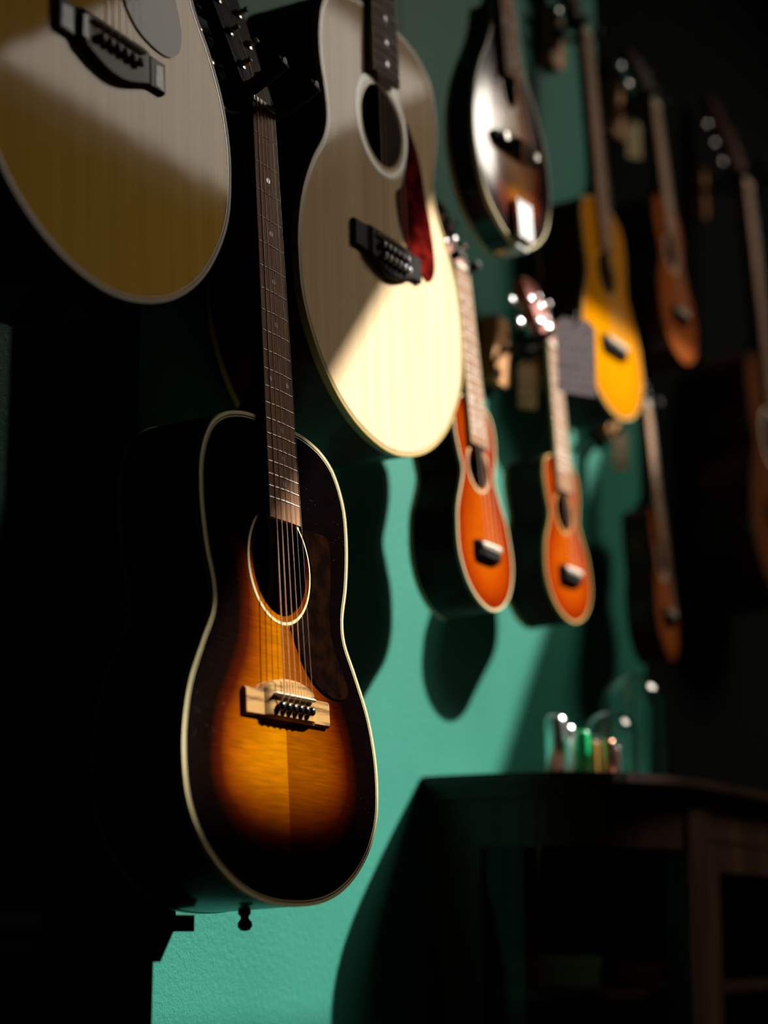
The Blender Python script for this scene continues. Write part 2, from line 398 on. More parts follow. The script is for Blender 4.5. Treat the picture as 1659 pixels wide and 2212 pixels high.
def offs(loop, d):
    # move a closed loop outwards by d
    k = len(loop); out = []
    for i in range(k):
        a = loop[i - 1]; c = loop[(i + 1) % k]
        tx, tz = c[0] - a[0], c[1] - a[1]; l = math.hypot(tx, tz) or 1
        nx, nz = -tz / l, tx / l
        out.append((loop[i][0] + nx * d, loop[i][1] + nz * d))
    return out
def area2(loop): return sum(a[0] * c[1] - c[0] * a[1] for a, c in zip(loop, loop[1:] + loop[:1]))
def stripe(loop, x_hi, x_lo_fn, out_d, in_d, name, mat, parent):
    sg = -1 if area2(loop) > 0 else 1
    lo, li = offs(loop, out_d * sg), offs(loop, -in_d * sg)
    k = len(loop)
    v = [(x_hi(z), y, z) for y, z in lo] + [(x_lo_fn(z), y, z) for y, z in lo] + [(x_lo_fn(z), y, z) for y, z in li] + [(x_hi(z), y, z) for y, z in li]
    f = [[a * k + i, a * k + (i + 1) % k, ((a + 1) % 4) * k + (i + 1) % k, ((a + 1) % 4) * k + i] for a in range(4) for i in range(k)]
    return link(name, v, f, mat, parent, smooth=40)
def annulus(name, mat, parent, cy, cz, r0, r1, x0, x1, n=56, sz=1.0):
    k = n; v = []
    for r, x in ((r1, x0), (r1, x1), (r0, x1), (r0, x0)):
        v += [(x, cy + r * math.cos(2 * math.pi * j / k), cz + sz * r * math.sin(2 * math.pi * j / k)) for j in range(k)]
    f = [[a * k + i, a * k + (i + 1) % k, ((a + 1) % 4) * k + (i + 1) % k, ((a + 1) % 4) * k + i] for a in range(4) for i in range(k)]
    return link(name, v, f, mat, parent, smooth=40)

def soundboard(loop, hole, mat, parent, grid=0.011, arch=0.0, thick=0.003, zcut=None):
    (hy, hz, hr, hs) = hole
    k = len(loop)
    hn = 40
    hl = [(hy + hr * math.cos(2 * math.pi * j / hn), hz + hs * hr * math.sin(2 * math.pi * j / hn)) for j in range(hn)]
    pts = [Vector(p) for p in loop] + [Vector(p) for p in hl]
    ed = [(i, (i + 1) % k) for i in range(k)] + [(k + i, k + (i + 1) % hn) for i in range(hn)]
    def dist(p):
        best = 9.0
        for i in range(k):
            a = loop[i]; c = loop[(i + 1) % k]; dx, dz = c[0] - a[0], c[1] - a[1]
            t = max(0, min(1, ((p[0] - a[0]) * dx + (p[1] - a[1]) * dz) / (dx * dx + dz * dz + 1e-12)))
            best = min(best, math.hypot(p[0] - a[0] - t * dx, p[1] - a[1] - t * dz))
        return best
    def inside(p):
        c = False
        for i in range(k):
            a = loop[i]; q = loop[i - 1]
            if (a[1] > p[1]) != (q[1] > p[1]) and p[0] < (q[0] - a[0]) * (p[1] - a[1]) / (q[1] - a[1]) + a[0]: c = not c
        return c
    ymax = max(p[0] for p in loop); zmax = max(p[1] for p in loop)
    ny = int(2 * ymax / grid); nz = int(zmax / grid)
    for i in range(ny + 1):
        for j in range(nz + 1):
            p = (-ymax + i * grid + 1e-5 * (j % 3), j * grid + 1e-5 * (i % 5))
            if math.hypot(p[0] - hy, (p[1] - hz) / hs) < hr + grid * 0.5: continue
            if inside(p) and dist(p) > grid * 0.5: pts.append(Vector(p))
    vv, _, ff, _, _, _ = delaunay_2d_cdt(pts, ed, [], 0, 1e-7)
    faces = []
    for f in ff:
        c = (sum(vv[i][0] for i in f) / len(f), sum(vv[i][1] for i in f) / len(f))
        if math.hypot(c[0] - hy, (c[1] - hz) / hs) < hr * 0.997 or not inside(c): continue
        faces.append(list(f))
    dd = [dist(v) if inside((v[0] * 0.9999, v[1])) else 0.0 for v in vv]
    def ar(d): return arch * (1 - math.exp(-(d / 0.035) ** 2))
    verts = [(ar(d), v[0], v[1]) for v, d in zip(vv, dd)]
    # rim of the sound hole
    base = len(verts)
    verts += [(ar(dist(p)), p[0], p[1]) for p in hl] + [(ar(dist(p)) - thick, p[0], p[1]) for p in hl]
    faces += [[base + i, base + (i + 1) % hn, base + hn + (i + 1) % hn, base + hn + i] for i in range(hn)]
    dd = dd + [dist(p) for p in hl] * 2
    me = bpy.data.meshes.new('soundboard'); me.from_pydata(verts, [], faces)
    for p in me.polygons:
        p.use_smooth = arch > 0
    if zcut: dd = [max(0.0, min(d, (zcut - v[2]) * 0.95)) for d, v in zip(dd, verts)]  # burst darkened towards the top: shade of the upper bout put into colour
    at = me.attributes.new('edge', 'FLOAT', 'POINT')
    at.data.foreach_set('value', dd)
    # normals outwards (+x)
    bm = bmesh.new(); bm.from_mesh(me)
    for f in bm.faces:
        if abs(f.normal.x) > 0.3 and f.normal.x < 0: f.normal_flip()
    bm.to_mesh(me); bm.free()
    me.materials.append(MATS[mat])
    o = bpy.data.objects.new('soundboard', me); COL.objects.link(o); o.parent = parent
    return o

def loft(sections, name, mat, parent, smooth=35):
    k = len(sections[0]); v = [p for s in sections for p in s]
    f = [[i * k + j, i * k + (j + 1) % k, (i + 1) * k + (j + 1) % k, (i + 1) * k + j] for i in range(len(sections) - 1) for j in range(k)]
    f += [list(range(k))[::-1], [(len(sections) - 1) * k + j for j in range(k)]]
    return link(name, v, f, mat, parent, smooth)

def instrument(P):
    """One stringed instrument hanging on the wall. Local frame: x away from the wall, y along it, z up; z=0 at the tail, x=0 the top plate."""
    g = P.get
    root = thing(P['name'], P['label'], P['cat'], P['loc'], P.get('group'))
    root.rotation_euler = (g('roll', 0.0), -math.atan(P['lean']), g('yaw', 0.0))
    root.scale = (g('k', 1.0),) * 3
    BL, half = P['BL'], P['half']
    loop = outline(half, BL, g('n', 56))
    k = len(loop)
    db, dt = P['depth']
    dep = lambda z: -(db + (dt - db) * max(0, min(1, z / BL)))
    # ---- ribs and back
    sg = -1 if area2(loop) > 0 else 1
    v = []; f = []
    xs = [lambda z: 0.0, lambda z: dep(z) * 0.5, lambda z: dep(z)]
    for fn in xs: v += [(fn(z), y, z) for y, z in loop]
    for a in range(2): f += [[a * k + i, a * k + (i + 1) % k, (a + 1) * k + (i + 1) % k, (a + 1) * k + i] for i in range(k)]
    body = link('ribs', v, f, P['body_mat'], root, smooth=True)
    # back plate, gently arched
    v = [(dep(z), y, z) for y, z in loop]
    for s_, x_ in ((0.75, 0.004), (0.4, 0.008)):
        v += [(dep(BL / 2 + (z - BL / 2) * s_) - x_, y * s_, BL / 2 + (z - BL / 2) * s_) for y, z in loop]
    v.append((dep(BL / 2) - 0.009, 0, BL / 2))
    f = [[a * k + i, a * k + (i + 1) % k, (a + 1) * k + (i + 1) % k, (a + 1) * k + i] for a in range(2) for i in range(k)]
    f += [[2 * k + i, 2 * k + (i + 1) % k, 3 * k] for i in range(k)]
    link('back', v, f, P['body_mat'], root, smooth=True)
    arch = g('arch', 0.0)
    hole = P['hole']          # (y, z, radius, z-stretch)
    sb = soundboard(loop, hole, P['top_mat'], root, g('grid', 0.011), arch, zcut=g('zcut'))
    if P.get('bind'):
        stripe(loop, lambda z: 0.0005, lambda z: -g('bind_d', 0.006), 0.0006, g('bind_w', 0.0028), 'binding', P['bind'], root)
        if P.get('bind_back', True):
            stripe(loop, lambda z: dep(z) + 0.0055, lambda z: dep(z) - 0.0004, 0.0006, 0.0025, 'back_binding', P['bind'], root)
    if P.get('purf'):
        stripe(offs(loop, -0.0042 * sg), lambda z: 0.0004, lambda z: -0.001, 0.0, 0.0009, 'purfling', P['purf'], root)
    hs = hole[3]
    for (r0, r1, mt) in P.get('rosette', []):
        annulus('rosette', mt, sb, hole[0], hole[1], r0, r1, -0.0008 + arch, 0.0005 + arch, 64, hs)
    # ---- neck geometry
    BZ, SC = P['saddle_z'], P['scale']
    nutz = BZ + SC
    h0, ks = g('fb_h', 0.008), g('neck_k', 0.0146)
    nfb = lambda z: h0 + ks * (BL - z) + arch * 0.6
    wn, w12 = P['nut_w'], P['w12']
    hw = lambda z: (wn + (w12 - wn) * (nutz - z) / (SC / 2)) / 2
    nf = P['frets']
    fz = lambda i: nutz - (SC - SC / 2 ** (i / 12))
    fend = P.get('fb_end', fz(nf) - 0.012)
    # fretboard
    fbt = g('fb_t', 0.006)
    secs = []
    for z in (fend, nutz):
        w = hw(z); n = nfb(z)
        secs.append([(n - fbt, -w, z), (n - 0.0006, -w, z), (n, -w * 0.6, z), (n + 0.0003, 0, z), (n, w * 0.6, z), (n - 0.0006, w, z), (n - fbt, w, z)])
    fb = loft(secs, 'fretboard', P['fb_mat'], root, smooth=20)
    if P.get('fb_bind'):
        for s_ in (-1, 1):
            loft([[(nfb(z) - fbt, s_ * hw(z), z), (nfb(z) - 0.0002, s_ * hw(z), z), (nfb(z) - 0.0002, s_ * (hw(z) + 0.0012), z), (nfb(z) - fbt, s_ * (hw(z) + 0.0012), z)] for z in (fend, nutz)], 'fretboard_binding', P['fb_bind'], fb)
    for i in range(1, nf + 1):
        z = fz(i); w = hw(z) - 0.0004; n = nfb(z)
        q = 0.0010
        secs = [[(n + dx - 0.0016, y, z - q), (n + dx + 0.0005, y, z - q * 0.6), (n + dx + 0.0008, y, z), (n + dx + 0.0005, y, z + q * 0.6), (n + dx - 0.0016, y, z + q)]
                for y, dx in ((-w, -0.0008), (0, 0.0004), (w, -0.0008))]
        loft(secs, 'fret', 'fret_wire', fb)
    dots = {3: [0], 5: [0], 7: [0], 9: [0], 12: [-1, 1], 15: [0], 17: [0], 19: [0]}
    for i, ys in dots.items():
        if i > nf or not P.get('dots', True): continue
        z = (fz(i) + fz(i - 1)) / 2
        for yy in ys:
            y = yy * hw(z) * 0.62
            MB().lathe([(0.0031, -0.001), (0.0031, 0.0003)], 14, 'x', (nfb(z) + (0.0003 if yy == 0 else 0.0001), y, z)).build('inlay_dot', 'pearl', fb)
    # nut
    w = hw(nutz)
    MB().prism([(-w, nutz), (w, nutz), (w, nutz + 0.005), (-w, nutz + 0.005)], nfb(nutz) - fbt, nfb(nutz) + 0.0016, 'x').build('nut', 'bone', root)
    # neck with heel
    secs = []
    nd0, nd1 = P.get('neck_d', (0.017, 0.020))
    zs = [BL - 0.0002, BL + 0.012, BL + 0.03, BL + 0.055] + [BL + 0.055 + (nutz - BL - 0.055) * t for t in (0.25, 0.5, 0.75, 1.0)]
    heel = P.get('heel', 0.062)
    for i, z in enumerate(zs):
        d_ = heel if i == 0 else heel * 0.72 if i == 1 else max(nd1, heel * 0.40) if i == 2 else nd1 + (nd0 - nd1) * (z - zs[3]) / (nutz - zs[3])
        w = hw(z) - 0.0004; n = nfb(z) - fbt
        if i == 0: w *= 0.8
        secs.append([(n - d_ * math.sin(math.pi * t / 8) ** 0.8 if 0 < t < 8 else n, -w * math.cos(math.pi * t / 8), z) for t in range(9)])
    loft(secs, 'neck', P['neck_mat'], root, smooth=40)
    # headstock, tilted back
    th = math.radians(P.get('head_tilt', 15)); HL = P['head_l']; w = hw(nutz)
    hb, ht = P.get('head_w', (w + 0.008, w + 0.013))
    zb = nutz + 0.005; xb = nfb(nutz) - 0.003
    prof = P.get('head_poly') or [(w, 0), (hb, 0.022), (ht, HL * 0.93), (ht * 0.55, HL), (0, HL * 1.015)]
    poly = prof + [(-y, h) for y, h in prof[::-1] if y > 0]
    ct, st = math.cos(th), math.sin(th)
    H = lambda x, y, h: (xb + x * ct - h * st, y, zb + h * ct + x * st)
    kk = len(poly); ht_ = P.get('head_t', 0.015)
    v = [H(0, y, h) for y, h in poly] + [H(-ht_, y, h) for y, h in poly]
    head = link('headstock', v, [list(range(kk)), list(range(kk, 2 * kk))[::-1]] + [[i, (i + 1) % kk, kk + (i + 1) % kk, kk + i] for i in range(kk)], P['head_mat'], root)
    # tuners
    nt_ = P['tuners']                    # per side
    posts = []
    hwid = lambda h: w + (hb - w) * min(1, h / 0.022) + (ht - hb) * max(0, min(1, (h - 0.022) / (HL * 0.93 - 0.022)))
    for s_ in (-1, 1):
        for i in range(nt_):
            h = P.get('tun0', 0.036) + i * P.get('tund', 0.041)
            y = s_ * (hwid(h) - P.get('tin', 0.013))
            pr = P.get('post_r', 0.0032); ph = 0.013
            mb = MB()
            ring = []
            mb2 = MB().lathe([(pr * 1.9, -0.0002), (pr * 1.9, 0.0022), (pr, 0.003), (pr, ph * 0.55), (pr * 0.7, ph * 0.66), (pr * 0.95, ph * 0.8), (pr * 0.95, ph), (0, ph + 0.0004)], 14, 'x')
            mb.add([H(p[0], y + p[1], h + p[2]) for p in mb2.v], mb2.f)
            ye = s_ * (hwid(h) + P.get('knob_off', 0.016))
            m3 = MB().tube([(-ht_ - 0.004, y, 0), (-ht_ - 0.004, ye - s_ * 0.004, 0)], 0.0026, 8)
            m3.box(-ht_ - 0.009, -ht_ + 0.0003, min(y - s_ * 0.007, y + s_ * 0.008), max(y - s_ * 0.007, y + s_ * 0.008), -0.009, 0.009)
            mb.add([H(p[0], p[1], h + p[2]) for p in m3.v], m3.f)
            tn = mb.build('tuner', P.get('tuner_mat', 'nickel'), root, smooth=40)
            m4 = MB().lathe([(0.0, -0.008), (0.0055, -0.0075), (0.0085, -0.003), (0.0085, 0.003), (0.0055, 0.0075), (0, 0.008)], 12, 'y')
            MB().add([H(-ht_ - 0.004 + p[0] * 0.55, ye + s_ * 0.005 + p[1], h + p[2]) for p in m4.v], m4.f).build('knob', P.get('knob_mat', 'nickel'), tn, smooth=True)
            posts.append((s_, i, y, h))
    # ---- bridge
    bparts = P['bridge'](P, root, BZ, arch)
    saddle_x = bparts['x']; sw = bparts['half']; pins = bparts['pins']
    # ---- strings
    S = P['strings']                     # list of (radius, material)
    ns = len(S)
    pairs = P.get('courses', 1)
    nc = ns // pairs
    for i, (r, mt) in enumerate(S):
        c, q = divmod(i, pairs)
        t = (c / (nc - 1)) * 2 - 1
        oy = (q - (pairs - 1) / 2) * 0.0022
        ys = t * sw * 0.93 + oy; yn = t * (wn / 2 - 0.0035) + oy * 0.8
        pts = []
        pin = pins(i, ys)
        if pin: pts.append(pin)
        pts.append((saddle_x + r, ys, BZ)); pts.append((nfb(nutz) + 0.0018 + r, yn, nutz + 0.002))
        # to the post on the nearer side, outer strings to the lowest posts
        side = -1 if c < nc / 2 else 1
        order = (c if side < 0 else nc - 1 - c)
        idx = order * pairs + q if nt_ >= ns // 2 else order
        py_h = [(y, h) for s_, j, y, h in posts if s_ == side and j == min(idx, nt_ - 1)][0]
        pts.append(H(0.008, py_h[0] - side * 0.003, py_h[1]))
        MB().tube(pts, r, 6).build('string', mt, root, smooth=True)
    # pickguard
    if P.get('guard'):
        poly, mt = P['guard']
        MB().prism(poly, 0.0002, 0.0016, 'x').build('pickguard', mt, root)
    if P.get('button'):
        MB().lathe([(0.0042, 0.002), (0.0062, -0.0008), (0.0062, -0.004), (0.0042, -0.006), (0.0040, -0.0085), (0.0070, -0.012), (0.0072, -0.016), (0.0045, -0.0195), (0, -0.0202)], 20, 'z', (dep(0) * 0.52, 0, 0)).build('strap_button', 'black_plastic', root, smooth=True)
    return root

# ---- bridge builders
def bar(name, mat, parent, y0, y1, z, x0, x1, w):
    secs = []
    for y in (y0, y0 + w * 0.4, y1 - w * 0.4, y1):
        e = 0.6 if y in (y0, y1) else 1.0
        secs.append([(x0, y, z - w / 2 * e), (x0 + (x1 - x0) * 0.7, y, z - w / 2 * e), (x0 + (x1 - x0) * (0.8 + 0.2 * e), y, z), (x0 + (x1 - x0) * 0.7, y, z + w / 2 * e), (x0, y, z + w / 2 * e)])
    return loft(secs, name, mat, parent, smooth=50)
def bridge_sections(name, mat, root, secs, x0):
    ss = []
    for y, zl, zh, t in secs:
        c = min(0.0025, t * 0.4)
        ss.append([(x0 - 0.001, y, zl), (x0 + t - c, y, zl), (x0 + t, y, zl + c), (x0 + t, y, zh - c), (x0 + t - c, y, zh), (x0 - 0.001, y, zh)])
    return loft(ss, name, mat, root, smooth=25)
def pin_mesh(root, x, y, z, mat='black_plastic', tip_glint=None):
    o = MB().lathe([(0.0024, -0.004), (0.0026, 0.0015), (0.0042, 0.0026), (0.0046, 0.0046), (0.0038, 0.0066), (0.002, 0.0076), (0, 0.0079)], 14, 'x', (x, y, z)).build('bridge_pin', mat, root, smooth=True)
    if tip_glint:  # pale tip faces stand in for highlights on the pins
        o.data.materials.append(MATS[tip_glint])
        for p in o.data.polygons:
            if p.center.x > x + 0.0066: p.material_index = 1
    return o
def bridge_slope(P, root, BZ, arch):
    L = 0.079
    secs = []
    for i in range(-20, 21):
        y = L * i / 20; a = abs(y)
        t = 0.0048 if a > 0.049 else 0.0098 if a < 0.040 else 0.0048 + 0.005 * (0.5 + 0.5 * math.cos((a - 0.040) / 0.009 * math.pi))
        top = 0.004 + (0.0 if a > 0.052 else 0.0135 * (1 - (a / 0.052) ** 2.6))
        secs.append((y, BZ - 0.0225, BZ + top, t))
    br = bridge_sections('bridge', 'olive_bridge', root, secs, 0)
    bar('saddle', 'bone', br, -0.037, 0.037, BZ, 0.008, 0.0155, 0.0036)
    for i in range(6):
        pin_mesh(br, 0.0090, (i / 5 * 2 - 1) * 0.0285, BZ - 0.0115)
    return dict(x=0.0155, half=0.0295, pins=lambda i, ys: (0.0095, (i / 5 * 2 - 1) * 0.0285, BZ - 0.0115))
def make_belly(npins, inlay):
    def fn(P, root, BZ, arch):
        L = 0.0785; secs = []
        for i in range(-20, 21):
            y = L * i / 20; a = abs(y)
            t = 0.0055 if a > 0.055 else 0.0095 if a < 0.046 else 0.0055 + 0.004 * (0.5 + 0.5 * math.cos((a - 0.046) / 0.009 * math.pi))
            bel = 0.0 if a > 0.062 else 0.0155 * (0.5 + 0.5 * math.cos(a / 0.062 * math.pi)) ** 0.75
            secs.append((y, BZ - 0.0235 - bel, BZ + 0.0085, t))
        br = bridge_sections('bridge', 'ebony', root, secs, 0)
        bar('saddle', 'bone', br, -0.038, 0.038, BZ, 0.008, 0.0145, 0.0034)
        rows = [BZ - 0.013] if npins == 6 else [BZ - 0.010, BZ - 0.022]
        for z in rows:
            for i in range(6): pin_mesh(br, 0.0088, (i / 5 * 2 - 1) * 0.0285 + (0.0 if z == rows[0] else 0.0025), z, tip_glint='pearl')
        if inlay:
            for y0, y1 in ((-0.0765, -0.060), (-0.052, -0.043), (0.063, 0.0755)):
                c = (y0 + y1) / 2; x = 0.0056 if abs(c) > 0.055 else 0.0094
                MB().prism([(y0, BZ - 0.019), (y1, BZ - 0.021), (y1 - 0.001, BZ + 0.003), (y0 + 0.001, BZ + 0.001)], x - 0.001, x + 0.0003, 'x').build('abalone_inlay', 'abalone', br)
        def pins(i, ys):
            c, q = divmod(i, 2) if npins == 12 else (i, 0)
            return (0.0092, (c / 5 * 2 - 1) * 0.0285 + 0.0025 * q, rows[q])
        return dict(x=0.0145, half=0.0295, pins=pins)
    return fn
def make_tie(L, H, t, n, mat='ebony', smat='bone'):
    def fn(P, root, BZ, arch):
        br = bridge_sections('bridge', mat, root, [(-L, BZ - H * 0.7, BZ + H * 0.3, t * 0.6), (-L * 0.86, BZ - H * 0.7, BZ + H * 0.3, t), (L * 0.86, BZ - H * 0.7, BZ + H * 0.3, t), (L, BZ - H * 0.7, BZ + H * 0.3, t * 0.6)], arch)
        bar('saddle', smat, br, -L * 0.84, L * 0.84, BZ, arch + t * 0.6, arch + t + 0.0040, 0.0075)
        MB().box(arch + t * 0.5, arch + t + 0.002, -L * 0.7, L * 0.7, BZ - H * 0.62, BZ - H * 0.36).build('tie_block', mat, br)
        return dict(x=arch + t + 0.0040, half=L * 0.72, pins=lambda i, ys: (arch + t + 0.001, ys, BZ - H * 0.36))
    return fn
def bridge_floating(P, root, BZ, arch):
    secs = [(-0.062, BZ - 0.006, BZ + 0.006, 0.006), (-0.05, BZ - 0.007, BZ + 0.007, 0.009), (-0.03, BZ - 0.007, BZ + 0.007, 0.016), (0.03, BZ - 0.007, BZ + 0.007, 0.016), (0.05, BZ - 0.007, BZ + 0.007, 0.009), (0.062, BZ - 0.006, BZ + 0.006, 0.006)]
    br = bridge_sections('bridge', 'ebony', root, secs, arch)
    bar('saddle', 'ebony', br, -0.030, 0.030, BZ, arch + 0.014, arch + 0.022, 0.004)
    for s_ in (-1, 1):
        MB().lathe([(0.006, 0), (0.006, 0.003)], 16, 'x', (arch + 0.010, s_ * 0.043, BZ)).build('thumbwheel', 'nickel', br, smooth=40)
    tp = MB()
    tp.box(arch * 0.3, arch + 0.009, -0.020, 0.020, 0.008, 0.062)
    tp.box(-0.030, 0.004, -0.016, 0.016, -0.003, 0.010)
    tp.build('tailpiece', 'chrome', root)
    return dict(x=arch + 0.022, half=0.019, pins=lambda i, ys: (arch + 0.009, ys * 0.8, 0.055))

def gen_half(BL, up, wa, lo):
    return [(0, 0), (0, 0.34 * up), (0.022 * BL, 0.70 * up), (0.065 * BL, 0.92 * up), (0.13 * BL, up), (0.20 * BL, 0.995 * up), (0.29 * BL, 0.5 * (up + wa)), (0.37 * BL, wa),
            (0.46 * BL, wa + (lo - wa) * 0.33), (0.56 * BL, wa + (lo - wa) * 0.78), (0.66 * BL, 0.985 * lo), (0.72 * BL, lo), (0.79 * BL, 0.968 * lo), (0.88 * BL, 0.815 * lo), (0.945 * BL, 0.58 * lo), (0.985 * BL, 0.30 * lo), (BL, 0)]
def scaled(h): return [(u / 1000, w / 1000) for u, w in h]
PARLOUR = scaled([(0, 0), (0, 45), (3, 68), (11, 95), (27, 119), (61, 138), (100, 141.5), (149, 135), (186, 124), (208, 125.5), (240, 145), (282, 169), (321, 180.5), (352, 183), (388, 178), (420, 160), (447, 130), (467, 92), (478, 48), (481, 0)])
JUMBO = scaled([(0, 0), (0, 45), (4, 72), (14, 104), (34, 130), (65, 142), (105, 143), (150, 132), (175, 129.5), (200, 137), (235, 162), (275, 183), (315, 194), (350, 196), (399, 189), (453, 158), (490, 118), (515, 68), (527, 0)])
TEAR = scaled([(u_, w_ * 0.92) for u_, w_ in [(0, 0), (0, 14), (8, 22), (35, 30), (75, 52), (120, 84), (165, 106), (205, 116), (240, 117), (275, 109), (310, 90), (335, 60), (350, 30), (356, 0)]])

bronze6 = [(0.00068, 'bronze_string'), (0.00055, 'bronze_string'), (0.00043, 'bronze_string'), (0.00034, 'bronze_string'), (0.00022, 'steel_string'), (0.00018, 'steel_string')]
bronze12 = [x for p in zip([(r * 0.42, m_) for r, m_ in bronze6], [(0.00013, 'steel_string')] * 6) for x in p]
nylon4 = [(0.00036, 'nylon_string'), (0.00045, 'nylon_string'), (0.0004, 'nylon_string'), (0.00034, 'nylon_string')]

# ================================================================== THE ROOM
X1, Y0, Y1 = 3.4, -1.6, 6.6
st = lambda o: tag(o, kind='structure')
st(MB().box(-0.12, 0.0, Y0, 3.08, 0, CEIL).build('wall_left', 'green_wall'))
st(MB().box(-0.12, 0.0, 3.08, Y1, 0, CEIL).build('wall_left_far', 'dark_paint_shade'))  # same wall coloured near black: its shade is put into the colour
st(MB().box(X1, X1 + 0.12, Y0, Y1, 0, CEIL).build('wall_right', 'dark_paint_shade'))
st(MB().box(-0.12, X1 + 0.12, Y1, Y1 + 0.12, 0, CEIL).build('wall_back', 'dark_paint_shade'))
st(MB().box(-0.12, X1 + 0.12, Y0 - 0.12, Y0, 0, CEIL).build('wall_front', 'dark_paint_shade'))
st(MB().box(-0.12, X1 + 0.12, Y0 - 0.12, Y1 + 0.12, -0.1, 0).build('floor', 'floor_wood'))
cl = MB(); CT = CEIL + 0.10
OUT = [(-0.12, Y0 - 0.12), (X1 + 0.12, Y0 - 0.12), (X1 + 0.12, Y1 + 0.12), (-0.12, Y1 + 0.12)]
for a in range(4):
    q = (a + 1) % 4
    cl.prism([OUT[a], OUT[q], SKY[q], SKY[a]], CEIL, CT, 'z')
st(cl.build('ceiling', 'ceiling_paint'))
# black-painted pilaster board on the wall at the near end
st(MB().box(0.0, 0.018, 1.452, 1.608, 0.0, CEIL).build('trim_1', 'black_cloth'))

# added dark sheet on the upper far wall, standing in for its shade
st(MB().box(0.0, 0.006, 2.93, 3.08, 1.74, CEIL).build('shade_sheet', 'dark_paint_shade'))

# ================================================================== INSTRUMENTS
def hanger(label, y, z, xn, hw_, ext=0.056, tip=0.022, rp=0.008):
    """wooden wall plate with a padded steel fork; xn: distance of the neck's middle from the wall"""
    r = thing('wall_hanger', label, 'hanger', (0, y, z), 'instrument wall hangers')
    pl = [(-0.020, -0.050), (0.020, -0.050), (0.027, -0.043), (0.027, 0.043), (0.020, 0.050), (-0.020, 0.050), (-0.027, 0.043), (-0.027, -0.043)]
    MB().prism(pl, 0.0, 0.020, 'x').build('wood_plate', 'block_oak', r)
    x0 = 0.0195
    xa = max(x0 + 0.010, xn - 0.035)
    MB().tube([(x0, 0, 0), (xa, 0, 0)], 0.006, 10).build('arm', 'black_steel', r, smooth=40)
    for s_ in (-1, 1):
        w = hw_ + rp + 0.0005
        pts = [(xa - 0.004, 0, 0), (xa, s_ * w * 0.5, 0), (xa + 0.010, s_ * w * 0.92, 0.0), (xn - 0.005, s_ * w, 0.0), (xn + 0.36 * ext, s_ * w, 0.14 * tip), (xn + 0.75 * ext, s_ * w, 0.64 * tip), (xn + ext, s_ * w, tip)]
        pr = MB().tube(pts, [0.005, 0.0055, rp * 0.88, rp * 0.97, rp, rp, rp], 12).build('fork_prong', 'black_foam', r, smooth=40)
        MB().lathe([(rp * 0.55, 0), (rp * 0.55, 0.0012), (0, 0.0015)], 12, 'x', pts[-1]).build('end_cap', 'black_steel', pr, smooth=40)
    return r
def hang(P, label, up=0.016, ext=0.056, tip=0.022, rp=0.008):
    root = instrument(P)
    l = P['lean']; c = 1 / math.sqrt(1 + l * l); kk = P.get('k', 1.0)
    zl = (P['saddle_z'] + P['scale'] + up) * kk
    x = P['loc'][0] - l * c * zl + P.get('fb_h', 0.008) * 0.3 - 0.012
    hanger(label, P['loc'][1], P['loc'][2] + c * zl - 0.010, x, (P['nut_w'] / 2 + 0.002) * kk, ext, tip, rp)
    return root

# sunburst guitar in focus
lean1 = 0.058
guard1 = [(57, -133), (76, -101), (98, -104), (101, -124), (99, -150), (93, -188), (101, -222), (118, -246), (126, -262), (112, -271), (72, -266), (45, -249), (26, -224), (16, -207)]
guard1 = [(y / 1000, 0.481 + z / 1000) for y, z in guard1]
gc = catmull([(p[0], p[1]) for p in guard1[1:]], 6)
arc = [(0.061 * math.cos(a), 0.334 + 0.061 * math.sin(a)) for a in [math.radians(t) for t in range(-72, 50, 8)]]
gpoly = gc + [p for p in arc if True]
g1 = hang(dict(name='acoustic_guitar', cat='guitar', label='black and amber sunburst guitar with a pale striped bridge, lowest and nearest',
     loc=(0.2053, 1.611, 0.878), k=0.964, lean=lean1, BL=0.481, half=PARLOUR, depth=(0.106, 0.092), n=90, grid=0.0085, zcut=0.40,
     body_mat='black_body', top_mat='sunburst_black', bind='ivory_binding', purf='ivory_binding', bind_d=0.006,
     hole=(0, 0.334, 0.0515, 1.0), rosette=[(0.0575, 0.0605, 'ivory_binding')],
     saddle_z=0.200, scale=0.62865, nut_w=0.0438, w12=0.0546, frets=20, fb_end=0.4805 + 0.3487 - 0.4420 - 0.0095, fb_mat='rosewood', neck_mat='mahogany_neck',
     head_mat='black_lacquer', head_l=0.185, head_tilt=17, tuners=3, tun0=0.042, tund=0.043, tuner_mat='nickel', knob_mat='nickel',
     bridge=bridge_slope, strings=bronze6, guard=(gpoly, 'tortoise_brown'), button=True, heel=0.07),
     'black hanger fork holding the sunburst guitar with the pale bridge')

# golden spruce guitar, upper left
g0 = hang(dict(name='acoustic_guitar', cat='guitar', label='golden spruce-top guitar with abalone-inlaid black bridge, upper left corner',
     loc=(0.188, 1.326, 1.389), lean=0.042, BL=0.527, half=JUMBO, depth=(0.125, 0.10), n=80,
     body_mat='black_body', top_mat='spruce_gold', bind='gold_binding', bind_d=0.006, purf='black_binding',
     hole=(0, 0.375, 0.051, 1.0), rosette=[(0.056, 0.066, 'abalone')],
     saddle_z=0.237, scale=0.645, nut_w=0.044, w12=0.055, frets=20, fb_mat='ebony', neck_mat='mahogany_neck', head_mat='black_lacquer', head_l=0.19, tuners=3,
     bridge=make_belly(6, True), strings=bronze6, heel=0.07,
     guard=([(y / 1000, z / 1000) for y, z in catmull([(52, 335), (38, 320), (20, 290), (37, 268), (64, 258), (92, 258), (107, 269), (112, 288), (104, 318), (84, 350), (62, 368)], 6)], 'tortoise_black')),
     'hanger above the golden spruce-top guitar in the upper left corner')

